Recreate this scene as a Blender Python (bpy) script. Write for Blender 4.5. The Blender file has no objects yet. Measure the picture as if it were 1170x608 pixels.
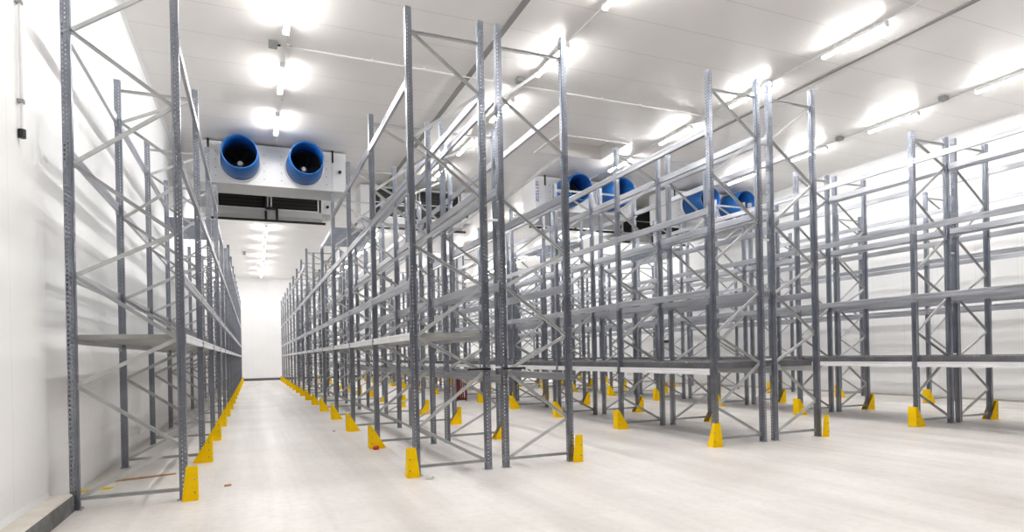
import bpy, bmesh, math, random
from mathutils import Vector, Matrix
rnd = random.Random(7)
COL = bpy.context.scene.collection
PI = math.pi

# ------------------------------------------------------------------ materials
def mat(name, color, rough=0.5, metal=0.0, spec=0.5, coat=0.0):
    m = bpy.data.materials.new(name); m.use_nodes = True
    b = m.node_tree.nodes['Principled BSDF']
    b.inputs['Base Color'].default_value = (*color, 1)
    b.inputs['Roughness'].default_value = rough
    b.inputs['Metallic'].default_value = metal
    b.inputs['Specular IOR Level'].default_value = spec
    b.inputs['Coat Weight'].default_value = coat
    return m
def nodes(m):
    nt = m.node_tree
    return nt, nt.nodes, nt.links, nt.nodes['Principled BSDF']
def noisy(m, c1, c2, scale=4.0, detail=4.0, lo=0.35, hi=0.65, space='Object', stretch=(1, 1, 1), bump=0.0):
    nt, N, L, b = nodes(m)
    tc = N.new('ShaderNodeTexCoord'); mp = N.new('ShaderNodeMapping'); mp.inputs['Scale'].default_value = stretch
    nz = N.new('ShaderNodeTexNoise'); nz.inputs['Scale'].default_value = scale; nz.inputs['Detail'].default_value = detail
    cr = N.new('ShaderNodeValToRGB')
    cr.color_ramp.elements[0].position = lo; cr.color_ramp.elements[0].color = (*c1, 1)
    cr.color_ramp.elements[1].position = hi; cr.color_ramp.elements[1].color = (*c2, 1)
    L.new(tc.outputs[space], mp.inputs['Vector']); L.new(mp.outputs['Vector'], nz.inputs['Vector'])
    L.new(nz.outputs['Fac'], cr.inputs['Fac']); L.new(cr.outputs['Color'], b.inputs['Base Color'])
    if bump:
        bp = N.new('ShaderNodeBump'); bp.inputs['Strength'].default_value = bump; bp.inputs['Distance'].default_value = 0.004
        L.new(nz.outputs['Fac'], bp.inputs['Height']); L.new(bp.outputs['Normal'], b.inputs['Normal'])
    return m

def panel_mat(name, color, joint_color, axis, pitch, rib, rough, joint_w=0.006, bump=0.25, offset=0.0):
    """insulated sandwich panel: joints every `pitch` metres along `axis`, fine ribs every `rib` metres"""
    m = mat(name, color, rough); nt, N, L, b = nodes(m)
    tc = N.new('ShaderNodeTexCoord'); sp = N.new('ShaderNodeSeparateXYZ'); L.new(tc.outputs['Object'], sp.inputs[0])
    def math_(op, a, v=None, c=None):
        n = N.new('ShaderNodeMath'); n.operation = op
        if hasattr(a, 'links'): L.new(a, n.inputs[0])
        else: n.inputs[0].default_value = a
        if v is not None:
            if hasattr(v, 'links'): L.new(v, n.inputs[1])
            else: n.inputs[1].default_value = v
        return n.outputs[0]
    co = math_('ADD', sp.outputs[axis], offset + 1000 * pitch)
    fr = math_('MODULO', co, pitch)
    jt = math_('LESS_THAN', fr, joint_w)
    mx = N.new('ShaderNodeMix'); mx.data_type = 'RGBA'
    nz = N.new('ShaderNodeTexNoise'); nz.inputs['Scale'].default_value = 0.8; nz.inputs['Detail'].default_value = 3
    L.new(tc.outputs['Object'], nz.inputs['Vector'])
    cr = N.new('ShaderNodeValToRGB')
    cr.color_ramp.elements[0].color = (*[c * 0.965 for c in color], 1); cr.color_ramp.elements[1].color = (*color, 1)
    cr.color_ramp.elements[0].position = .35; cr.color_ramp.elements[1].position = .65
    L.new(nz.outputs['Fac'], cr.inputs['Fac'])
    L.new(jt, mx.inputs[0]); L.new(cr.outputs['Color'], mx.inputs[6]); mx.inputs[7].default_value = (*joint_color, 1)
    L.new(mx.outputs[2], b.inputs['Base Color'])
    ph = math_('MULTIPLY', co, 2 * PI / rib); sn = math_('SINE', ph)
    sq = math_('MULTIPLY', sn, 0.5)
    h = math_('SUBTRACT', sq, math_('MULTIPLY', jt, 4.0))
    bp = N.new('ShaderNodeBump'); bp.inputs['Strength'].default_value = bump; bp.inputs['Distance'].default_value = 0.0012
    L.new(h, bp.inputs['Height']); L.new(bp.outputs['Normal'], b.inputs['Normal'])
    return m

WALL = panel_mat('white_wall_panel', (.88, .88, .875), (.66, .66, .65), 1, 1.15, 0.05, .42)
WALLX = panel_mat('white_end_wall_panel', (.90, .90, .90), (.7, .7, .69), 0, 1.15, 0.05, .42)
CEIL = panel_mat('white_ceiling_panel', (.85, .825, .80), (.6, .58, .555), 1, 1.19, 0.06, .30, joint_w=.015, bump=.35, offset=0.55)
KERBM = noisy(mat('kerb_concrete', (.5, .5, .48), .8), (.56, .52, .46), (.66, .62, .56), 3)
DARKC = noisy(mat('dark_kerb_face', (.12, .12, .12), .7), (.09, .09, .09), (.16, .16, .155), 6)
DARKW = panel_mat('unseen_front_wall_darkened', (.22, .22, .225), (.14, .14, .14), 0, 1.15, 0.05, .5)  # unseen wall behind the camera, darkened so the lower steel reflects dark
SKIRT = mat('dark_skirting', (.10, .10, .11), .6)

FLOOR = mat('pale_concrete', (.78, .75, .72), .42)
nt, N, L, b = nodes(FLOOR)
tc = N.new('ShaderNodeTexCoord')
n1 = N.new('ShaderNodeTexNoise'); n1.inputs['Scale'].default_value = .55; n1.inputs['Detail'].default_value = 6
n2 = N.new('ShaderNodeTexNoise'); n2.inputs['Scale'].default_value = 9; n2.inputs['Detail'].default_value = 8; n2.inputs['Roughness'].default_value = .7
mp = N.new('ShaderNodeMapping'); mp.inputs['Scale'].default_value = (1, .35, 1)
n3 = N.new('ShaderNodeTexNoise'); n3.inputs['Scale'].default_value = 2.2; n3.inputs['Detail'].default_value = 10; n3.inputs['Roughness'].default_value = .75
L.new(tc.outputs['Object'], n1.inputs['Vector']); L.new(tc.outputs['Object'], n2.inputs['Vector'])
L.new(tc.outputs['Object'], mp.inputs['Vector']); L.new(mp.outputs['Vector'], n3.inputs['Vector'])
c1 = N.new('ShaderNodeValToRGB'); c1.color_ramp.elements[0].color = (.67, .63, .595, 1); c1.color_ramp.elements[1].color = (.82, .795, .77, 1)
c1.color_ramp.elements[0].position = .3; c1.color_ramp.elements[1].position = .7
L.new(n1.outputs['Fac'], c1.inputs['Fac'])
c2 = N.new('ShaderNodeValToRGB'); c2.color_ramp.elements[0].color = (.93, .92, .91, 1); c2.color_ramp.elements[1].color = (1, 1, 1, 1)
c2.color_ramp.elements[0].position = .36; c2.color_ramp.elements[1].position = .55
L.new(n2.outputs['Fac'], c2.inputs['Fac'])
c3 = N.new('ShaderNodeValToRGB'); c3.color_ramp.elements[0].color = (.72, .64, .57, 1); c3.color_ramp.elements[1].color = (1, 1, 1, 1)
c3.color_ramp.elements[0].position = .27; c3.color_ramp.elements[1].position = .36
L.new(n3.outputs['Fac'], c3.inputs['Fac'])
m1 = N.new('ShaderNodeMix'); m1.data_type = 'RGBA'; m1.blend_type = 'MULTIPLY'; m1.inputs[0].default_value = 1
m2 = N.new('ShaderNodeMix'); m2.data_type = 'RGBA'; m2.blend_type = 'MULTIPLY'; m2.inputs[0].default_value = 1.0
L.new(c1.outputs['Color'], m1.inputs[6]); L.new(c2.outputs['Color'], m1.inputs[7])
mp4 = N.new('ShaderNodeMapping'); mp4.inputs['Scale'].default_value = (1, .04, 1)
n4 = N.new('ShaderNodeTexNoise'); n4.inputs['Scale'].default_value = 1.6; n4.inputs['Detail'].default_value = 5; n4.inputs['Roughness'].default_value = .6
c4 = N.new('ShaderNodeValToRGB'); c4.color_ramp.elements[0].color = (.86, .85, .845, 1); c4.color_ramp.elements[1].color = (1, 1, 1, 1)
c4.color_ramp.elements[0].position = .36; c4.color_ramp.elements[1].position = .56
L.new(tc.outputs['Object'], mp4.inputs['Vector']); L.new(mp4.outputs['Vector'], n4.inputs['Vector']); L.new(n4.outputs['Fac'], c4.inputs['Fac'])
m4 = N.new('ShaderNodeMix'); m4.data_type = 'RGBA'; m4.blend_type = 'MULTIPLY'; m4.inputs[0].default_value = 1
L.new(m1.outputs[2], m4.inputs[6]); L.new(c4.outputs['Color'], m4.inputs[7])
L.new(m4.outputs[2], m2.inputs[6]); L.new(c3.outputs['Color'], m2.inputs[7]); L.new(m2.outputs[2], b.inputs['Base Color'])
bp = N.new('ShaderNodeBump'); bp.inputs['Strength'].default_value = .15; bp.inputs['Distance'].default_value = .003
L.new(n2.outputs['Fac'], bp.inputs['Height']); L.new(bp.outputs['Normal'], b.inputs['Normal'])

STEEL = noisy(mat('grey_upright_steel', (.34, .355, .39), .30, .9), (.245, .263, .308), (.325, .345, .395), 3, 3)
BEAM = noisy(mat('galvanised_beam_steel', (.5, .51, .54), .30, .85), (.46, .47, .505), (.56, .57, .605), 2.5, 3, stretch=(1, .3, 1))
BRACE = noisy(mat('galvanised_brace_steel', (.5, .5, .5), .35, .4), (.44, .452, .455), (.58, .59, .59), 3, 3)
PALE = noisy(mat('white_coated_beam', (.8, .8, .82), .4), (.76, .76, .78), (.84, .84, .86), 2)
DECK = noisy(mat('galvanised_deck', (.36, .36, .35), .5, .3), (.31, .31, .30), (.40, .40, .39), 2)
DARKDECK = noisy(mat('dark_grey_deck', (.14, .14, .15), .5, .3), (.12, .12, .13), (.17, .17, .18), 2)
ZINC = mat('zinc_plate', (.5, .5, .52), .45, .7)
YELLOW = noisy(mat('yellow_guard_paint', (.90, .575, .0), .6, 0, .15), (.88, .56, .0), (.94, .61, .0), 5)
BOLT = mat('bolt_steel', (.25, .24, .22), .5, .6)
WHITE = mat('white_lacquer', (.74, .74, .745), .32)
TRAYM = mat('shaded_white_tray', (.58, .58, .58), .4)  # white tray greyed down, its shadow is put into the base colour
WHITE2 = mat('white_plastic', (.8, .8, .8), .4)
BLUE = noisy(mat('blue_streamer_plastic', (.006, .085, .30), .42), (.005, .078, .28), (.008, .10, .33), 3)
BLACK = mat('black_metal', (.012, .012, .013), .45)
FIN = mat('dark_coil_fins', (.018, .017, .016), .5, .3)
nt, N, L, b = nodes(FIN)
tc = N.new('ShaderNodeTexCoord'); w = N.new('ShaderNodeTexWave'); w.inputs['Scale'].default_value = 22; w.bands_direction = 'Z'; w.inputs['Distortion'].default_value = 1.2
cr = N.new('ShaderNodeValToRGB'); cr.color_ramp.elements[0].color = (.008, .008, .008, 1); cr.color_ramp.elements[1].color = (.028, .026, .024, 1)
w.inputs['Scale'].default_value = 2.4
L.new(tc.outputs['Object'], w.inputs['Vector']); L.new(w.outputs['Color'], cr.inputs['Fac']); L.new(cr.outputs['Color'], b.inputs['Base Color'])
GREYBOX = mat('grey_plastic_box', (.3, .31, .31), .5)
STRIP = mat('grey_cable_tray', (.24, .235, .23), .5)
PURPLE = mat('violet_print', (.09, .07, .36), .5)
MAROON = noisy(mat('maroon_paint', (.16, .02, .02), .5), (.12, .014, .014), (.2, .03, .025), 5)
RED = mat('red_plastic', (.5, .02, .03), .4)
WOOD = noisy(mat('bare_wood', (.5, .27, .12), .7), (.42, .22, .1), (.58, .34, .17), 4, stretch=(8, 1, 8))
TIN = mat('shiny_foil', (.8, .8, .8), .3, .6)
GREEN = mat('green_exit_sign', (.01, .3, .12), .4)
DOORM = mat('pale_door_leaf', (.72, .72, .71), .4)
def emit(name, color, s):
    m = bpy.data.materials.new(name); m.use_nodes = True; nt = m.node_tree; nt.nodes.clear()
    e = nt.nodes.new('ShaderNodeEmission'); e.inputs[0].default_value = (*color, 1); e.inputs[1].default_value = s
    o = nt.nodes.new('ShaderNodeOutputMaterial'); nt.links.new(e.outputs[0], o.inputs[0]); return m
TUBE = emit('lit_tube', (1.0, .99, .975), 118.0)

# ------------------------------------------------------------------ mesh helpers
class MB:
    def __init__(s): s.v = []; s.f = []
    def add(s, vs, fs):
        o = len(s.v); s.v += [tuple(x) for x in vs]; s.f += [tuple(i + o for i in f) for f in fs]; return s
    def box(s, x0, x1, y0, y1, z0, z1):
        vs = [(x, y, z) for x in (x0, x1) for y in (y0, y1) for z in (z0, z1)]
        return s.add(vs, [(0, 1, 3, 2), (4, 6, 7, 5), (0, 4, 5, 1), (2, 3, 7, 6), (0, 2, 6, 4), (1, 5, 7, 3)])
    def prism(s, poly, axis, a, b):
        """poly in the two other axes (cyclic order), extruded along axis from a to b"""
        def P(u, v, t): return {0: (t, u, v), 1: (u, t, v), 2: (u, v, t)}[axis]
        n = len(poly); vs = [P(u, v, a) for u, v in poly] + [P(u, v, b) for u, v in poly]
        fs = [tuple(range(n))[::-1], tuple(range(n, 2 * n))] + [(i, (i + 1) % n, n + (i + 1) % n, n + i) for i in range(n)]
        return s.add(vs, fs)
    def sweep(s, p0, p1, prof, up=(0, 1, 0)):
        """profile (u,v) swept from p0 to p1; v runs along `up`"""
        p0, p1 = Vector(p0), Vector(p1); d = (p1 - p0).normalized(); up = Vector(up)
        u = d.cross(up).normalized(); v = u.cross(d).normalized()
        n = len(prof); vs = [p + u * a + v * b for p in (p0, p1) for a, b in prof]
        fs = [tuple(range(n))[::-1], tuple(range(n, 2 * n))] + [(i, (i + 1) % n, n + (i + 1) % n, n + i) for i in range(n)]
        return s.add(vs, fs)
    def cyl(s, p0, p1, r0, r1=None, n=16, cap=True):
        r1 = r0 if r1 is None else r1
        p0, p1 = Vector(p0), Vector(p1); d = (p1 - p0).normalized()
        a = Vector((0, 0, 1)) if abs(d.z) < .9 else Vector((1, 0, 0)); u = d.cross(a).normalized(); v = d.cross(u)
        vs = [p + (u * math.cos(2 * PI * i / n) + v * math.sin(2 * PI * i / n)) * r for p, r in ((p0, r0), (p1, r1)) for i in range(n)]
        fs = [(i, (i + 1) % n, n + (i + 1) % n, n + i) for i in range(n)]
        if cap: fs += [tuple(range(n))[::-1], tuple(range(n, 2 * n))]
        return s.add(vs, fs)
    def lathe_y(s, prof, n=40):
        """closed profile of (r, y) turned about the y axis"""
        m = len(prof); vs = [(r * math.cos(2 * PI * i / n), y, r * math.sin(2 * PI * i / n)) for i in range(n) for r, y in prof]
        fs = [(i * m + j, i * m + (j + 1) % m, ((i + 1) % n) * m + (j + 1) % m, ((i + 1) % n) * m + j) for i in range(n) for j in range(m)]
        return s.add(vs, fs)
    def mesh(s, name, m, smooth=False, bevel=0, solid=0):
        me = bpy.data.meshes.new(name); me.from_pydata(s.v, [], s.f); bm = bmesh.new(); bm.from_mesh(me)
        if solid:
            bmesh.ops.remove_doubles(bm, verts=bm.verts, dist=1e-5)
        bmesh.ops.recalc_face_normals(bm, faces=bm.faces)
        if solid: bmesh.ops.solidify(bm, geom=bm.faces[:], thickness=solid)
        if bevel: bmesh.ops.bevel(bm, geom=bm.edges[:], offset=bevel, segments=1, affect='EDGES', clamp_overlap=True)
        bm.to_mesh(me); bm.free(); me.materials.append(m)
        if smooth:
            for p in me.polygons: p.use_smooth = True
        return me
def link(name, me, parent=None, loc=(0, 0, 0), rotz=0.0):
    o = bpy.data.objects.new(name, me); COL.objects.link(o)
    if parent is not None: o.parent = parent
    o.location = loc
    if rotz: o.rotation_euler = (0, 0, rotz)
    return o
def tag(o, label, cat, group=None):
    o['label'] = label; o['category'] = cat
    if group: o['group'] = group
    return o
def thing(name, label, cat, loc=(0, 0, 0), rotz=0.0, group=None):
    o = link(name, None, None, loc, rotz); o.empty_display_size = .2
    return tag(o, label, cat, group)
def struct(name, me, parent=None, loc=(0, 0, 0)):
    o = link(name, me, parent, loc)
    o['kind'] = 'structure'; return o
def part_label(o, t): o['label'] = t; return o

# ------------------------------------------------------------------ room shell
XL, XR, YF, YB, ZC = -2.19, 20.62, -13.0, 46.2, 8.40
struct('floor', MB().box(XL - .3, XR + .3, YF - .3, YB + .3, -.3, 0).mesh('floor', FLOOR))
struct('wall_left', MB().box(XL - .2, XL, YF - .2, YB + .2, 0, ZC).mesh('wall_left', WALL))
# right wall with a doorway
DY0, DY1, DZ = 18.55, 19.85, 2.22
struct('wall_right', MB().box(XR, XR + .2, YF - .2, DY0, 0, ZC).box(XR, XR + .2, DY1, YB + .2, 0, ZC).box(XR, XR + .2, DY0, DY1, DZ, ZC).mesh('wall_right', WALL))
struct('wall_back', MB().box(XL, XR, YB, YB + .2, 0, ZC).mesh('wall_back', WALLX))
struct('wall_front', MB().box(XL, XR, YF - .2, YF, 0, ZC).mesh('wall_front', DARKW))
# ceiling with one square recess
RX0, RX1, RY0, RY1 = 8.80, 11.22, 8.25, 9.90
cm = MB().box(XL - .2, RX0, YF - .2, YB + .2, ZC, ZC + .25).box(RX1, XR + .2, YF - .2, YB + .2, ZC, ZC + .25)
cm.box(RX0, RX1, YF - .2, RY0, ZC, ZC + .25).box(RX0, RX1, RY1, YB + .2, ZC, ZC + .25)
cm.box(RX0, RX1, RY0, RY1, ZC + .42, ZC + .5)
cm.box(RX0 - .04, RX0, RY0 - .04, RY1 + .04, ZC + .25, ZC + .5).box(RX1, RX1 + .04, RY0 - .04, RY1 + .04, ZC + .25, ZC + .5)
cm.box(RX0, RX1, RY0 - .04, RY0, ZC + .25, ZC + .5).box(RX0, RX1, RY1, RY1 + .04, ZC + .25, ZC + .5)
struct('ceiling', cm.mesh('ceiling', CEIL))
tr = MB()
for (x0, x1, y0, y1) in ((RX0 - .07, RX1 + .07, RY0 - .07, RY0), (RX0 - .07, RX1 + .07, RY1, RY1 + .07), (RX0 - .07, RX0, RY0, RY1), (RX1, RX1 + .07, RY0, RY1)):
    tr.box(x0, x1, y0, y1, ZC - .025, ZC + .01)
struct('trim_1', tr.mesh('recess_trim', WHITE))
struct('baseboard_back', MB().box(XL, XR, YB - .06, YB, 0, .2).mesh('baseboard_back', SKIRT))
struct('baseboard_right', MB().box(XR - .03, XR, YF, DY0 - .1, 0, .06).box(XR - .03, XR, DY1 + .1, YB - .06, 0, .06).mesh('baseboard_right', KERBM))
kb = MB().prism([(XL, 0), (XL + .26, 0), (XL + .26, .19), (XL + .245, .205), (XL, .205)], 1, YF, -.17)
struct('baseboard_left', kb.mesh('kerb', KERBM))
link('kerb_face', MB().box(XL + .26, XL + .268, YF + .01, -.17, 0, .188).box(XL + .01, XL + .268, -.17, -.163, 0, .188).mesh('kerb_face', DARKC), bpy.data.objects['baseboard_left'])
struct('trim_2', MB().prism([(XL, .205), (XL + .05, .205), (XL, .25)], 1, YF, -.17).mesh('coving', WHITE))
struct('trim_3', MB().prism([(XL, ZC), (XL + .05, ZC), (XL, ZC - .05)], 1, YF, YB).mesh('coving_top', WHITE))
struct('trim_4', MB().prism([(XR, ZC), (XR - .05, ZC), (XR, ZC - .05)], 1, YF, YB).mesh('coving_top_r', WHITE))
# door in the right wall
dr = struct('door_1', MB().box(XR + .05, XR + .11, DY0 + .06, DY1 - .06, .02, DZ - .06).mesh('door_leaf', DOORM))
link('door_frame', MB().box(XR - .04, XR + .16, DY0 - .08, DY0 + .06, 0, DZ + .08).box(XR - .04, XR + .16, DY1 - .06, DY1 + .08, 0, DZ + .08).box(XR - .04, XR + .16, DY0 + .06, DY1 - .06, DZ - .06, DZ + .08).mesh('door_frame', BLACK), dr)
link('door_handle', MB().box(XR - .02, XR + .05, DY0 + .16, DY0 + .19, 1.0, 1.03).box(XR - .04, XR - .01, DY0 + .16, DY0 + .34, 1.0, 1.03).mesh('door_handle', ZINC), dr)

# exit sign over the door: green box, white running figure reduced to door-and-arrow marks
ex = thing('exit_sign', 'small green and white exit sign over the black-framed door on the right wall', 'sign', (XR, 19.2, 2.75))
link('housing', MB().box(-.06, 0, -.24, .24, -.02, .32).mesh('sign_housing', WHITE2, bevel=.008), ex)
link('sign_face', MB().box(-.075, -.06, -.21, .21, .02, .28).mesh('sign_face', GREEN), ex)
link('pictogram', MB().box(-.08, -.075, -.17, -.05, .05, .25).prism([(.02, .17), (.02, .13), (.1, .13), (.1, .09), (.17, .15), (.1, .21), (.1, .17)], 0, -.08, -.075).mesh('pictogram', WHITE), ex)

# ------------------------------------------------------------------ racking
BAY = 3.0303
def upright_mesh(H):
    """perforated omega profile; web on +x side, slots punched through"""
    mb = MB(); P = 0.0535; n = int((H - .06) / P)
    z0 = .04
    # cross-section path: (x,y) points; segments flagged with hole columns
    def strip(p, q, cols):
        p = Vector((*p, 0)); q = Vector((*q, 0)); Ltot = (q - p).length; d = (q - p) / Ltot
        def pt(s, z): return (p.x + d.x * s, p.y + d.y * s, z)
        if not cols:
            mb.add([pt(0, 0), pt(Ltot, 0), pt(Ltot, H), pt(0, H)], [(0, 1, 2, 3)]); return
        edges = [0] + [(cols[i][0] + cols[i + 1][0]) / 2 for i in range(len(cols) - 1)] + [Ltot]
        for ci, (c, hw, hh, ph) in enumerate(cols):
            a, b = edges[ci], edges[ci + 1]
            za = z0 + ph * P
            mb.add([pt(a, 0), pt(b, 0), pt(b, za), pt(a, za)], [(0, 1, 2, 3)])
            for k in range(n - 1):
                zb = za + k * P; zt = zb + P; zm = (zb + zt) / 2
                mb.add([pt(a, zb), pt(b, zb), pt(b, zt), pt(a, zt), pt(c - hw, zm - hh), pt(c + hw, zm - hh), pt(c + hw, zm + hh), pt(c - hw, zm + hh)],
                       [(0, 1, 5, 4), (1, 2, 6, 5), (2, 3, 7, 6), (3, 0, 4, 7)])
            zt = za + (n - 1) * P
            mb.add([pt(a, zt), pt(b, zt), pt(b, H), pt(a, H)], [(0, 1, 2, 3)])
    W, D = .05, .042
    strip((D, -W), (D, W), [(.027, .010, .0135, 0), (.073, .010, .0135, 0)])
    for s in (-1, 1):
        strip((-.036, s * W), (D, s * W), [(.022, .0105, .0145, .5 if s < 0 else 0), (.056, .0085, .012, 0 if s < 0 else .5)])
        strip((-.036, s * .034), (-.036, s * W), None)
        strip((-.05, s * .034), (-.036, s * .034), None)
        strip((-.05, s * .034), (-.05, s * .008), None)
    return mb.mesh('upright', STEEL, solid=.0025)
UP = {}
def upright(H):
    if H not in UP: UP[H] = upright_mesh(H)
    return UP[H]
BP = MB().box(-.075, .06, -.065, .065, 0, .006)
for sx, sy in ((-.06, -.055), (.05, .055)): BP.cyl((sx, sy, .006), (sx, sy, .022), .011, n=6)
BPM = BP.mesh('base_plate', ZINC)
CH = [(-.018, -.015), (.018, -.015), (.018, .015), (.0145, .015), (.0145, -.0115), (-.0145, -.0115), (-.0145, .015), (-.018, .015)]
BRM = {}
def brace_mesh(x0, za, x1, zb, flip):
    key = (round(x0, 3), za, round(x1, 3), zb, flip)
    if key not in BRM:
        BRM[key] = MB().sweep((x0, 0, za), (x1, 0, zb), [(a * 1.25, b * (-1 if flip else 1)) for a, b in CH], up=(0, 1, 0)).mesh('brace', BRACE)
    return BRM[key]
def beam_mesh(h, m, name):
    # stepped box beam, top at z=0, outer face towards +x, with hook plates at both ends
    g = .006
    prof = [(-.045, 0), (0, 0), (.002, -.006), (.002, -h * .30), (-g, -h * .36), (-g, -h * .56), (.002, -h * .62), (.002, -h + .006), (0, -h), (-.045, -h), (-.047, -h + .006), (-.047, -.006)]
    Lb = BAY / 2 - .053
    mb = MB().prism(prof, 1, -Lb, Lb); nbody = len(mb.f)
    for s in (-1, 1):
        y0, y1 = sorted((s * Lb, s * (Lb + .048)))
        mb.box(.0025, .0065, y0 - (.004 if s > 0 else 0), y1 + (.004 if s < 0 else 0), -h - .045, .03)
        ya, yb = sorted((s * (Lb), s * (Lb - .006)))
        mb.box(-.045, .0065, ya, yb, -h - .045, .03)
    me = mb.mesh(name, m); me.materials.append(STEEL if m is PALE else m)
    for p in me.polygons:
        if p.index >= nbody: p.material_index = 1
    return me
BM = {'grey': beam_mesh(.122, BEAM, 'beam'), 'pale': beam_mesh(.105, PALE, 'white_beam'), 'low': beam_mesh(.115, BEAM, 'low_beam')}
def deck_mesh(width, thick, m):
    # profiled steel deck: ribs run across the bay
    mb = MB(); Lb = BAY / 2 - .06; n = 24; p = 2 * Lb / n
    pts = []
    for i in range(n):
        y = -Lb + i * p
        pts += [(y, 0), (y + p * .62, 0), (y + p * .68, -.022), (y + p * .94, -.022)]
    pts += [(Lb, 0)]
    poly = pts + [(Lb, -thick), (-Lb, -thick)]
    mb.prism(poly, 0, -width / 2, width / 2)
    return mb.mesh('shelf_deck', m)
def wire_deck(width):
    mb = MB(); Lb = BAY / 2 - .06; r = .010
    for i in range(25):
        y = -Lb + i * 2 * Lb / 24; mb.box(-width / 2, width / 2, y - r, y + r, -r, r)
    for i in range(5):
        x = -width / 2 + .01 + i * (width - .02) / 4; mb.box(x - r, x + r, -Lb, Lb, -3 * r, -r)
    return mb.mesh('wire_mesh_deck', STEEL)

ORD = ['first', 'second', 'third', 'fourth', 'fifth', 'sixth', 'seventh', 'eighth', 'ninth', 'tenth', 'eleventh', 'twelfth', 'thirteenth', 'fourteenth', 'fifteenth', 'sixteenth', 'seventeenth', 'eighteenth']
# guard: aisle-facing plate and two tapering side fins, local +x = towards the aisle
def guard_mesh():
    t = .006; y = .088; xf = .155; H = .42
    mb = MB().box(xf - t, xf, -y, y, .012, H)
    for s in (-1, 1):
        a, c = sorted((s * (y - t), s * y))
        mb.prism([(xf - t, .0), (xf - t, H), (xf - .05, H), (-.135, .035), (-.135, 0)], 1, a, c)
        f0, f1 = sorted((s * y, s * (y + .035))); mb.box(-.12, xf - .02, f0, f1, 0, .006)
    return mb.mesh('post_guard', YELLOW)
def guard_bolts():
    mb = MB()
    for s in (-1, 1):
        for z in (.09, .21, .33):
            mb.cyl((.10, s * .088, z), (.10, s * .096, z), .011, n=8)
    return mb.mesh('bolt', BOLT)
def end_guard_mesh(sym):
    # end-of-run guard turned to face the front: tapering plate in local -y/+y handled by rotation; fins run along the upright
    t = .006; H = .42
    a, b, c, d_ = (-.02, .16, .16, .035) if not sym else (-.06, .16, .115, -.01)
    mb = MB().prism([(a, 0), (b, 0), (c, H), (d_, H)], 1, -t, 0)
    for x0, x1, xt0 in ((b - t, b, c - t), ):
        mb.add([(x0, 0, 0), (x1, 0, 0), (x0, .15, 0), (x1, .15, 0), (xt0, 0, H), (xt0 + t, 0, H), (xt0, .05, H), (xt0 + t, .05, H)],
               [(0, 1, 3, 2), (4, 6, 7, 5), (0, 4, 5, 1), (2, 3, 7, 6), (0, 2, 6, 4), (1, 5, 7, 3)])
    mb.box(a + .01, b - .01, -.035, -t, 0, .006)
    return mb.mesh('post_guard', YELLOW)
def end_bolts():
    mb = MB()
    for z in (.1, .26): mb.cyl((.125, -.006, z), (.125, -.014, z), .011, n=8)
    return mb.mesh('bolt', BOLT)
GM, GB = guard_mesh(), guard_bolts()
EG = {q: end_guard_mesh(q) for q in (False, True)}; EB = end_bolts()
def flipped(me):
    m2 = me.copy()
    for v in m2.vertices: v.co.y = -v.co.y
    bm = bmesh.new(); bm.from_mesh(m2); bmesh.ops.recalc_face_normals(bm, faces=bm.faces); bm.to_mesh(m2); bm.free(); return m2
EGF = {q: flipped(EG[q]) for q in EG}; EBF = flipped(EB)
GX = GM.name

NODES = [('i', .13), ('a', .68), ('i', 1.44), ('a', 1.98), ('i', 2.72), ('a', 3.27), ('i', 4.02), ('a', 4.82), ('i', 5.57), ('a', 6.33)]
COOL_Y = (11.2, 16.3)

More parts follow.
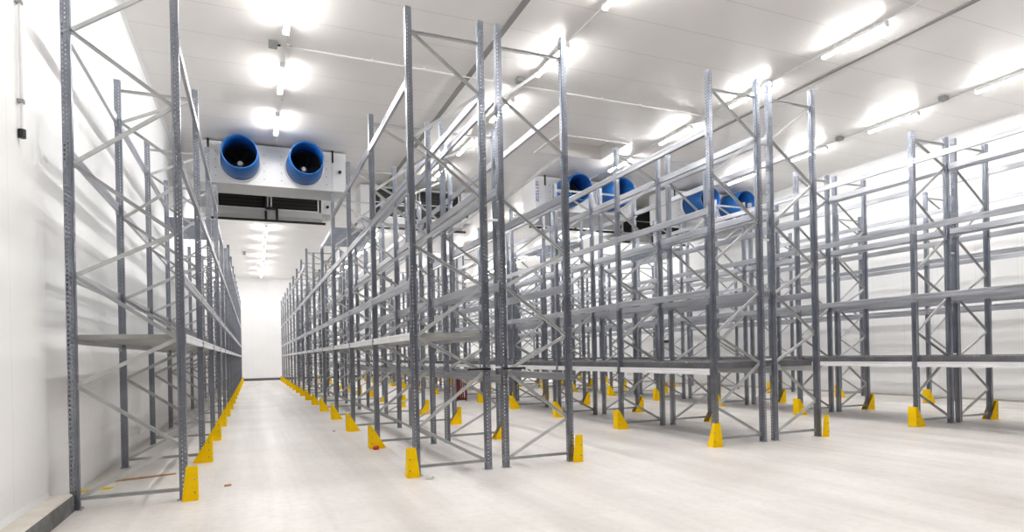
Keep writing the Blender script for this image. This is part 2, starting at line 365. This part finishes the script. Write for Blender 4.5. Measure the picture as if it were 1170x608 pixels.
def rack(label, xa, xi, Y0, n, first_vis, low, short=False, tall0=True, where='', lowmat='pale'):
    """one run of pallet racking; xa = aisle-side uprights, xi = far-side uprights"""
    d = 1 if xa > xi else -1                       # +1: aisle lies towards +x
    root = thing('pallet_rack', label, 'pallet rack', ((xa + xi) / 2, Y0, 0), 0 if d > 0 else PI, 'rows of pallet racking')
    hw = abs(xa - xi) / 2; sy = 1 if d > 0 else -1    # local x = +hw is the aisle side; local y is flipped when turned
    levels = [low, 2.79, 4.235, 5.655]
    isshort = lambda k: short and COOL_Y[0] < Y0 + k * BAY < COOL_Y[1]
    dm = deck_mesh(2 * hw - .1, .055 if lowmat != 'dark' else .11, DECK if low > 1.6 else DARKDECK)
    wm = None
    for k in range(n):
        H = 6.66 if (k == 0 and tall0) else 6.24
        if isshort(k): H = 5.40 if not (k and isshort(k - 1)) else 5.60
        y = sy * k * BAY
        ua = link('upright', upright(H), root, (hw, y, 0))
        ui = link('upright', upright(H), root, (-hw, y, 0), PI)
        link('base_plate', BPM, ua); link('base_plate', BPM, ui)
        nd = [(s, z) for s, z in NODES if z < H - .15]
        if H == 6.24: nd.append(('a', 6.08))
        xs = {'a': -.035, 'i': -2 * hw + .035}
        segs = [(xs[s0], z0, xs[s1], z1) for (s0, z0), (s1, z1) in zip(nd, nd[1:])]
        top = nd[-1][1]
        segs += [(xs['a'], .13, xs['i'], .13), (xs['a'], top, xs['i'], top)]
        for j, sg in enumerate(segs):
            rising = (sg[3] - sg[1]) * (sg[2] - sg[0]) * d > 0 and j < len(segs) - 2
            link('brace', brace_mesh(*sg, rising == (d < 0)), ua, (0, (-.016 if j % 2 else .016) if j < len(segs) - 2 else 0, 0))
        if k == n - 1: continue
        # bay k .. k+1
        ym = sy * (k + .5) * BAY
        sh = isshort(k) or isshort(k + 1)
        lv = levels[:]
        wire = False
        if sh:
            lv = levels[:3]
            if not isshort(k): lv.append(5.32); wire = True
        for li, z in enumerate(lv):
            for side in (1, -1):
                key = 'grey'
                if li == 0: key = 'low'
                if li == 0 and side == 1 and lowmat in ('pale', 'dark'): key = 'pale'
                o = link('beam', BM[key], root, (side * (hw + .0425), ym, z), 0 if side > 0 else PI)
                if key == 'pale' : part_label(o, 'white coated lower beam')
        if lowmat == 'pale' or lowmat == 'low':
            if low > 1.6: link('shelf_deck', dm, root, (0, ym, low - .005))
        if lowmat == 'dark':
            link('shelf_deck', dm, root, (0, ym, low + .112))
        if wire:
            wm = wm or wire_deck(2 * hw)
            link('wire_mesh_deck', wm, root, (0, ym, 5.335))
    # guards on the aisle side
    for k in range(n):
        g = thing('post_guard', 'x', 'post guard', (xa, Y0 + k * BAY, 0), 0 if d > 0 else PI, 'yellow post guards')
        if k == 0 and tall0:
            sym = abs(xa - 7.533) < .01
            link('guard_plate', (EG if d > 0 else EGF)[sym], g, (0, -.12 * d, 0)); link('bolt', EB if d > 0 else EBF, g, (0, -.12 * d, 0))
        else:
            link('guard_plate', GM, g)
            if k < first_vis + 4: link('bolt', GB, g)
        i = k - first_vis
        if i < 0: g['label'] = 'yellow guard beyond the right edge, %s upright, %s' % (ORD[k], where)
        else: g['label'] = 'yellow guard at the %s upright, %s' % (ORD[i], where)
    return root

R = []
R.append(rack('single-sided grey pallet rack run along the left wall', -.806, -1.929, -.077, 15, 0, 2.04, True, where='rack along left wall', lowmat='pale'))
R.append(rack('grey pallet rack run forming the right side of the long central aisle', 2.119, 3.209, 0, 15, 0, 2.04, True, where='right side of central aisle', lowmat='pale'))
R.append(rack('grey pallet rack run standing back to back behind the central aisle right rack', 4.585, 3.489, 0, 15, 0, 1.385, False, where='right face of central double rack', lowmat='low'))
R.append(rack('grey pallet rack run facing left with a white lower beam, middle of the hall', 7.533, 8.635, .087, 15, 0, 1.365, False, where='left face of middle double rack', lowmat='dark'))
R.append(rack('grey pallet rack run standing back to back on the right of the middle one', 10.009, 8.921, .087, 15, 0, 1.365, True, where='right face of middle double rack', lowmat='dark'))
R.append(rack('grey pallet rack run with white lower beam reaching the right edge of the photo', 12.947, 14.046, -2.885, 16, 1, 1.365, True, False, where='left face of rightmost double rack', lowmat='dark'))
R.append(rack('grey pallet rack run back to back with the one at the right edge', 15.417, 14.316, -2.885, 16, 1, 1.365, False, False, where='right face of rightmost double rack', lowmat='dark'))
R.append(rack('single-sided grey pallet rack run farthest right, along the right wall', 18.48, 19.60, -2.53, 15, 2, 1.365, True, False, where='right wall rack', lowmat='low'))

# row spacers between back-to-back runs (parts of the left run of each pair)
def spacer_mesh(L, r, m):
    return MB().box(-L / 2, L / 2, -r, r, -r, r).mesh('row_spacer', m, bevel=.003)
SPB = MB().box(-.46, -.10, -.012, .012, -.014, .014).box(.10, .46, -.012, .012, -.014, .014).mesh('spacer_tie', BLACK, bevel=.002)
for ri, xi, xj, n in ((1, 3.209, 3.489, 15), (3, 8.635, 8.921, 15), (5, 14.046, 14.316, 16)):
    root = R[ri]; hw = (xi - root.location.x); SPG = spacer_mesh(xj - xi - .104, .016, PALE)
    for k in range(n):
        for z in (1.51, 3.72):
            o = link('row_spacer', SPG, root, (-(hw + (xj - xi) / 2), -k * BAY, z))
        if ri == 1 and k == 0:
            part_label(link('spacer_tie', SPB, root, (-(hw + (xj - xi) / 2), .075, 1.49)), 'black tie bar')

# ------------------------------------------------------------------ air coolers
def fan_mesh():
    mb = MB().cyl((0, -.02, 0), (0, .10, 0), .11, .13, n=20)
    for k in range(6):
        a0 = k * PI / 3
        vs = []
        for r in (.11, .28, .45):
            for t, dy in ((-.22, .05), (.0, .02), (.24, -.03)):
                a = a0 + t + (r - .1) * .5; vs.append((r * math.cos(a), dy + .04, r * math.sin(a)))
        top = [(x, y - .006, z) for x, y, z in vs]
        fs = []
        for i in range(2):
            for j in range(2):
                q = [i * 3 + j, i * 3 + j + 1, (i + 1) * 3 + j + 1, (i + 1) * 3 + j]
                fs.append(tuple(q)); fs.append(tuple(9 + x for x in q[::-1]))
        rim = [0, 1, 2, 5, 8, 7, 6, 3]
        fs += [(rim[i], rim[(i + 1) % 8], 9 + rim[(i + 1) % 8], 9 + rim[i]) for i in range(8)]
        mb.add(vs + top, fs)
    return mb.mesh('fan', BLACK)
FANM = fan_mesh()
HUBM = MB().cyl((0, -.07, 0), (0, -.02, 0), .06, .08, n=16).mesh('fan_hub', TIN)
CW, CZ0, CZ1, CD = 4.46, 7.10, 8.34, 1.15
def streamer_mesh():
    L0 = 1.1; t = .018
    prof = [(.555, 0), (.55, -.25), (.50, -L0), (.50 - t, -L0 - .012), (.50 - 2 * t, -L0), (.55 - 2 * t, -.25), (.555 - 2 * t, 0)]
    return MB().lathe_y(prof, 48).mesh('air_streamer', BLUE, smooth=True)
STM = streamer_mesh()
RINGM = MB().lathe_y([(.60, 0), (.60, -.03), (.575, -.085), (.552, -.085), (.552, 0)], 48).mesh('fan_ring', WHITE, smooth=True)
THROAT = MB().lathe_y([(.55, .30), (.001, .30), (.001, .285), (.525, .285), (.515, -.02), (.53, -.02)], 48).mesh('fan_throat_blackout', BLACK, smooth=True)  # closed black back added to keep the fan opening dark inside
FANX = (-.93, .93)
def casing_mesh():
    mb = MB(); h = CW / 2; zc = (CZ0 + CZ1) / 2 + .02; rh = .53
    # front plate with two round openings: fan of quads from square cell to circle
    n = 32
    def plate(x0, x1, cx):
        vs = []; fs = []
        for i in range(n):
            a = 2 * PI * i / n + PI / 4
            c, s = math.cos(a), math.sin(a)
            k = max(abs(c), abs(s)); sx, sz = c / k, s / k
            X = cx + sx * ((x1 - cx) if sx > 0 else (cx - x0)); Z = zc + sz * ((CZ1 - zc) if sz > 0 else (zc - CZ0))
            vs += [(X, 0, Z), (cx + rh * c, 0, zc + rh * s), (X, .02, Z), (cx + rh * c, .02, zc + rh * s)]
        for i in range(n):
            j = (i + 1) % n
            fs += [(4 * i, 4 * j, 4 * j + 1, 4 * i + 1), (4 * i + 2, 4 * i + 3, 4 * j + 3, 4 * j + 2), (4 * i + 1, 4 * j + 1, 4 * j + 3, 4 * i + 3), (4 * i, 4 * i + 2, 4 * j + 2, 4 * j)]
        mb.add(vs, fs)
    plate(-h + .44, 0, FANX[0]); plate(0, h - .44, FANX[1])
    mb.box(-h + .44, h - .44, .02, CD, CZ1 - .02, CZ1)           # top
    mb.box(-h + .44, h - .44, .02, CD, CZ0, CZ0 + .02)           # underside
    mb.box(-h + .44, h - .44, -.045, .0, CZ0 - .02, CZ0 + .035)  # folded lower edge of the fan plate
    # rivets
    nbody = len(mb.f)
    for cx in FANX:
        for dz in (-.45, -.2, .05, .3):
            for dx in (-.68, .68):
                mb.cyl((cx + dx, .002, zc + dz), (cx + dx, -.012, zc + dz), .018, n=8)
    me = mb.mesh('casing', WHITE); me.materials.append(GREYBOX)
    for p in me.polygons:
        if p.index >= nbody: p.material_index = 1
    return me
CASE = casing_mesh()
ENDP = MB().box(0, .435, 0, CD, CZ0 - .02, CZ1).box(0, .435, -.045, 0, CZ0 - .02, CZ0 + .035).mesh('end_panel', WHITE, bevel=.006)
BRK = MB().box(-.03, .03, -.02, .03, CZ1 - .33, ZC).mesh('bracket', BLACK)
BRK2 = MB().box(-.03, .03, 0, .05, CZ1, ZC).mesh('hanger', BLACK)
KNOB = MB().cyl((0, 0, 0), (0, -.06, 0), .05, n=14).cyl((0, -.06, 0), (0, -.09, 0), .03, n=14).mesh('knob', BLACK)
def coil_mesh():
    return MB().box(-.80, .80, CD - .06, CD + .005, CZ0 + .04, CZ1 - .08).mesh('coil', FIN)
COILM = coil_mesh()
def coil_frame_mesh():
    mb = MB(); z0, z1 = CZ0 + .005, CZ1 - .05
    mb.box(-.84, .84, CD - .02, CD + .04, z0, z0 + .05).box(-.84, .84, CD - .02, CD + .04, z1 - .05, z1)
    mb.box(-.84, -.79, CD - .02, CD + .04, z0 + .05, z1 - .05).box(.79, .84, CD - .02, CD + .04, z0 + .05, z1 - .05)
    mb.box(-.80, .80, CD + .005, CD + .02, (z0 + z1) / 2 - .015, (z0 + z1) / 2 + .015)
    return mb.mesh('coil_frame', WHITE)
CFM = coil_frame_mesh()
def tray_mesh(dep):
    h = CW / 2 - .4
    return MB().prism([(.02, CZ0 - .002), (CD + .02, CZ0 - .002), (CD + .05, CZ0 + .005), (CD + .06, CZ0 - dep * .6), (CD - .1, CZ0 - dep), (CD - .5, CZ0 - dep * .8)], 0, -h, h).mesh('drip_tray', TRAYM)
TR = {d: tray_mesh(d) for d in (.05, .36)}
PIPE = MB().cyl((-CW / 2 + .3, CD + .08, CZ0 - .40), (CW / 2 - .3, CD + .08, CZ0 - .40), .045, n=12)
for xx in (-.25, .12):
    PIPE.cyl((xx, CD + .08, CZ0 - .40), (xx, CD + .08, CZ0 + (.05 if xx < 0 else -.05)), .045, n=12)
PIPE.cyl((-.25, CD + .08, CZ0 + .05), (.12, CD + .08, CZ0 + .05), .045, n=12).cyl((.12, CD + .08, CZ0 + .03), (.12, CD + .08, CZ0 + .55), .04, n=12)
PIPEM = PIPE.mesh('drain_pipe', BLACK)
def lettering_mesh():
    # worn vertical brand print, unreadable in the photo: a slanted mark and a column of strokes
    mb = MB(); y0, y1 = -.004, .001; z = 1.06
    mb.prism([(.02, 1.20), (.06, 1.20), (.115, 1.27), (.075, 1.27)], 1, y0, y1)
    for kind in (0, 1, 2, 2, 1, 3, 1):
        if kind == 0: mb.prism([(0, z), (.12, z - .04), (.12, z - .06), (0, z - .10), (0, z - .08), (.09, z - .05), (0, z - .02)], 1, y0, y1)
        elif kind == 1:
            mb.box(0, .12, y0, y1, z - .025, z)
            for x in (0, .05, .10): mb.box(x, x + .02, y0, y1, z - .09, z - .025)
        elif kind == 2: mb.box(0, .12, y0, y1, z - .055, z - .03).box(.1, .12, y0, y1, z - .09, z - .055).box(.1, .12, y0, y1, z - .03, z)
        else: mb.box(0, .12, y0, y1, z - .02, z).box(0, .12, y0, y1, z - .09, z - .07).box(0, .02, y0, y1, z - .07, z - .02).box(.1, .12, y0, y1, z - .07, z - .02)
        z -= .115
    return mb.mesh('lettering', PURPLE)
LETM = lettering_mesh()
def cooler(label, x, y, face, deep=False):
    """face=-1: fans towards the camera; +1: turned round, coil towards the camera"""
    t = thing('air_cooler', label, 'air cooler', (x, y, 0), 0 if face < 0 else PI, 'ceiling air coolers')
    link('casing', CASE, t)
    for s in (-1, 1):
        e = link('end_panel', ENDP, t, (s * CW / 2 - (.435 if s > 0 else 0), 0, 0))
        link('bracket', BRK, t, (s * (CW / 2 - .42), 0, 0)); link('hanger', BRK2, t, (s * (CW / 2 - .42), CD * .8, 0))
    part_label(link('lettering', LETM, t, (-CW / 2 + .03, -.001, CZ0)), 'violet vertical lettering')
    link('knob', KNOB, t, (CW / 2 - .2, 0, 7.72))
    k2 = link('knob', KNOB, t, (-CW / 2 + .2, CD, 7.35), PI)
    for fx in FANX:
        zc = (CZ0 + CZ1) / 2 + .02
        f = link('fan', FANM, t, (fx, .1, zc)); part_label(link('fan_hub', HUBM, f, (0, .0, 0)), 'bright fan hub')
        link('fan_ring', RINGM, t, (fx, 0, zc)); link('fan_throat_blackout', THROAT, t, (fx, .0, zc))
        part_label(link('air_streamer', STM, t, (fx, -.04, zc)), 'blue round air streamer')
    for cx in (-.88, .88):
        c = link('coil', COILM, t, (cx, 0, 0)); link('coil_frame', CFM, c)
    link('drip_tray', TR[.36 if (face > 0 or deep) else .05], t)
    if face > 0 or deep: part_label(link('drain_pipe', PIPEM, t), 'black drain pipe')
    return t
cooler('white air cooler with two blue fan streamers above the central aisle', .69, 12.0, -1)
cooler('white air cooler with two blue fan streamers above the aisle right of the middle racks', 12.04, 12.25, -1, True)
cooler('white air cooler with two blue fan streamers above the aisle nearest the right wall', 17.95, 12.25, -1)
cooler('air cooler showing its dark coils just below and behind the cooler over the central aisle', .66, 16.5, 1)
cooler('air cooler turned away showing dark coils, behind the central right rack', 6.14, 16.5, 1)
cooler('air cooler turned away, dark coil just left of the cooler by the right wall', 17.3, 16.5, 1)

# ------------------------------------------------------------------ lights
HOUS = MB().prism([(-.036, .115), (.036, .115), (.053, .044), (-.053, .044)], 1, -.76, .76).mesh('housing', WHITE2)
DIFF = MB().prism([(-.052, .044), (.052, .044), (.054, .038), (.052, .028), (.036, .008), (.015, 0), (-.015, 0), (-.036, .008), (-.052, .028), (-.054, .038)], 1, -.74, .74).mesh('tube', TUBE)
HANG = MB().box(-.012, .012, -.02, .02, .115, .195).mesh('hanger', WHITE2)
CAP = MB().box(-.056, .056, -.02, .02, -.004, .115).mesh('end_cap', WHITE2, bevel=.006)
LZ = 8.205
AISLE = ['above central aisle', 'above aisle left of middle racks', 'above aisle right of middle racks', 'above aisle nearest right wall']
FIRSTY = [3.0, 1.5, -1.0, -1.0]
for r, x in enumerate((.74, 6.3, 12.0, 17.45)):
    i = 0; hid = 0
    for k in range(-2, 15):
        y = .72 + 3.03 * k
        if r == 0 and 11.2 < y < 17.6: continue
        if r == 1 and 14.3 < y < 17.6: continue
        if r in (2, 3) and 10.9 < y < 17.6: continue
        vis = y > FIRSTY[r] - .1
        if vis:
            lab = 'lit ceiling tube light, %s from the front, %s' % (ORD[i], AISLE[r]); i += 1
        else:
            hid += 1; lab = 'lit ceiling tube light nearer than the photo shows, %s, %s' % (AISLE[r], ORD[hid - 1])
        t = thing('tube_light', lab, 'ceiling light', (x, y, LZ), 0, 'ceiling tube lights')
        link('housing', HOUS, t); link('tube', DIFF, t)
        for s in (-1, 1):
            link('end_cap', CAP, t, (0, s * .76, 0)); link('hanger', HANG, t, (0, s * .5, 0))
    # conduit that carries the row
    c = MB().box(x + .07, x + .10, YF + .2, YB - .2, 8.365, 8.396)
    for k in range(-3, 14): c.box(x + .055, x + .115, .72 + 3.03 * (k + .5) - .02, .72 + 3.03 * (k + .5) + .02, 8.355, 8.397)
    tag(link('cable_conduit', c.mesh('cable_conduit', WHITE2)), 'thin white conduit running along the ceiling lights ' + AISLE[r], 'conduit', 'ceiling conduits')
c = MB().cyl((.8, 5.35, 8.37), (11.9, 5.47, 8.37), .022, n=10)
for k in range(9): c.box(1.4 + k * 1.2 - .02, 1.4 + k * 1.2 + .02, 5.31 + .013 * k, 5.40 + .013 * k, 8.345, 8.4)
tag(link('ceiling_pipe', c.mesh('ceiling_pipe', WHITE2)), 'thin white pipe crossing the ceiling between the light rows', 'pipe')
for x, lab in ((4.9, 'dark grey strip along the ceiling above the central right rack'), (13.08, 'dark grey strip along the ceiling above the right rack')):
    tag(link('cable_tray', MB().box(x - .065, x + .065, YF + .1, YB - .1, ZC - .03, ZC - .001).mesh('cable_tray', STRIP, bevel=.004)), lab, 'cable tray', 'ceiling cable trays')
for x, y, lab in ((.52, 5.30, 'small grey junction box beside the central aisle lights'), (6.10, 5.1, 'small grey junction box on the second light row from the left'),
                  (17.30, 2.2, 'small grey junction box between two lights near the right edge'), (17.36, 5.47, 'small grey junction box at the far end of the light beside the right wall')):
    j = thing('junction_box', lab, 'junction box', (x, y, ZC), 0, 'ceiling junction boxes')
    link('box_body', MB().box(-.09, .09, -.09, .09, -.11, .004).mesh('box_body', GREYBOX, bevel=.01), j)
    link('cable_gland', MB().cyl((.09, 0, -.05), (.15, 0, -.05), .022, n=10).mesh('cable_gland', BLACK), j)
# smoke detector far down the aisle
sd = thing('ceiling_sensor', 'tiny grey sensor hanging from the ceiling far down the central aisle', 'sensor', (-.35, 33.0, ZC))
link('sensor_body', MB().cyl((0, 0, -.05), (0, 0, -.002), .10, .13, n=20).cyl((0, 0, -.2), (0, 0, -.05), .11, .04, n=20).mesh('sensor_body', GREYBOX), sd)
# conduit on the left wall
w = thing('wall_conduit', 'thin white vertical conduit with clips high on the left wall', 'conduit', (XL, -.82, 4.1))
link('tube', MB().cyl((.035, 0, .02), (.035, 0, 4.28), .016, n=12).mesh('tube', WHITE2, smooth=False), w)
for z in (.32, 1.35, 2.4, 3.4): link('clip', MB().box(0, .06, -.028, .028, z - .02, z + .02).mesh('clip', GREYBOX, bevel=.004), w)
link('end_cap', MB().cyl((.035, 0, -.06), (.035, 0, .03), .034, n=14).mesh('end_cap', BLACK), w)

# ------------------------------------------------------------------ loose things on the floor
wb = MB().box(-.42, .42, -.022, .022, .001, .022).mesh('wooden_batten', WOOD, bevel=.003)
o = link('wooden_batten', wb, None, (-1.50, 1.79, 0), .28); tag(o, 'thin brown wooden batten lying on the floor in the first bay of the left rack', 'batten')
yb = MB().prism([(-.16, -.05), (.15, -.06), (.19, .0), (.10, .055), (-.18, .03)], 2, .001, .012).mesh('yellow_scrap', YELLOW)
o = link('yellow_scrap', yb, None, (-1.96, 1.15, 0), .3); tag(o, 'flat yellow scrap on the floor beside the first wall-side upright', 'scrap')
rb = bpy.data.meshes.new('red_cap'); bm = bmesh.new(); bmesh.ops.create_uvsphere(bm, u_segments=20, v_segments=12, radius=.06)
for v in bm.verts:
    v.co.z = v.co.z * .8
    if v.co.z < -.03: v.co.z = -.03
    v.co.z += .03
bm.to_mesh(rb); bm.free(); rb.materials.append(RED)
for p in rb.polygons: p.use_smooth = True
rc = link('red_cap', rb, None, (2.06, 2.82, .001)); tag(rc, 'round red cap on the floor against the second guard of the central right rack', 'cap')
foil = MB().cyl((0, 0, .001), (0, 0, .012), .055, .05, n=14).cyl((.07, .03, .001), (.07, .03, .035), .022, .015, n=10).mesh('foil_scrap', TIN)
tag(link('foil_scrap', foil, None, (2.20, -.34, 0)), 'small shiny scrap on the floor in front of the nearest central guard', 'scrap')
for x, y, s, lab in ((-.35, .55, .045, 'small brown wood chip by the nearest left rack guard'), (1.70, 6.2, .03, 'small dark pebble beside the row of guards on the right of the aisle')):
    g = MB().prism([(-s, -s * .4), (s, -s * .5), (s * 1.2, s * .3), (-s * .7, s * .5)], 2, .001, s * .5).mesh('debris', WOOD if s > .04 else BLACK)
    tag(link('floor_debris', g, None, (x, y, 0), .4), lab, 'debris')
# maroon stillage standing by the middle rack
st = thing('maroon_stillage', 'maroon metal stillage seen low between the central right rack uprights', 'stillage', (7.12, 13.75, 0), .15)
fr = MB()
for sx in (-.2, .2):
    for sy in (-.3, .3): fr.box(sx - .025, sx + .025, sy - .025, sy + .025, 0, .95)
for z in (.06, .9): fr.box(-.2, .2, -.32, -.28, z - .03, z + .03).box(-.2, .2, .28, .32, z - .03, z + .03).box(-.22, -.18, -.3, .3, z - .03, z + .03).box(.18, .22, -.3, .3, z - .03, z + .03)
link('frame', fr.mesh('frame', MAROON), st)
for i in range(5): link('side_slat', MB().box(-.17 + i * .075, -.115 + i * .075, -.315, -.295, .09, .87).mesh('side_slat', MAROON, bevel=.004), st)
part_label(link('paper_tag', MB().box(.10, .135, -.322, -.318, .15, .36).mesh('paper_tag', WHITE), st), 'white paper tag')
# black machine post inside the back-to-back racks
bp_ = thing('black_post', 'narrow black post standing inside the central racks far back', 'post', (3.35, 19.0, 0))
link('post_body', MB().box(-.07, .07, -.07, .07, .02, 1.55).mesh('post_body', BLACK, bevel=.01), bp_)
link('foot', MB().box(-.1, .1, -.12, .12, 0, .02).mesh('foot', BLACK), bp_)

# ------------------------------------------------------------------ camera, world, colour
yaw, roll = .3959, .0209
fwd = Vector((math.sin(yaw), math.cos(yaw), 0)); right = Vector((math.cos(yaw), -math.sin(yaw), 0)); down = fwd.cross(right)
c, s = math.cos(roll), math.sin(roll)
r2 = right * c + down * s; d2 = down * c - right * s
cam = bpy.data.objects.new('camera', bpy.data.cameras.new('camera')); COL.objects.link(cam)
M = Matrix((( r2.x, -d2.x, -fwd.x, 0.0), (r2.y, -d2.y, -fwd.y, -8.674), (r2.z, -d2.z, -fwd.z, 1.6956), (0, 0, 0, 1)))
cam.matrix_world = M
cam.data.sensor_width = 36; cam.data.lens = 708.73 / 1170 * 36
cam.data.shift_x = 0; cam.data.shift_y = (405.29 - 304) / 1170
cam.data.clip_end = 200; cam.data.clip_start = .05
sc = bpy.context.scene; sc.camera = cam
wd = bpy.data.worlds.new('world'); sc.world = wd; wd.use_nodes = True
wd.node_tree.nodes['Background'].inputs[0].default_value = (.8, .82, .85, 1); wd.node_tree.nodes['Background'].inputs[1].default_value = 0.0
sc.view_settings.view_transform = 'Standard'; sc.view_settings.look = 'None'; sc.view_settings.gamma = 1
sc.view_settings.use_curve_mapping = False
sc.view_settings.exposure = 0.42
sc.cycles.use_denoising = True
sc.cycles.diffuse_bounces = 8; sc.cycles.max_bounces = 12; sc.cycles.glossy_bounces = 4
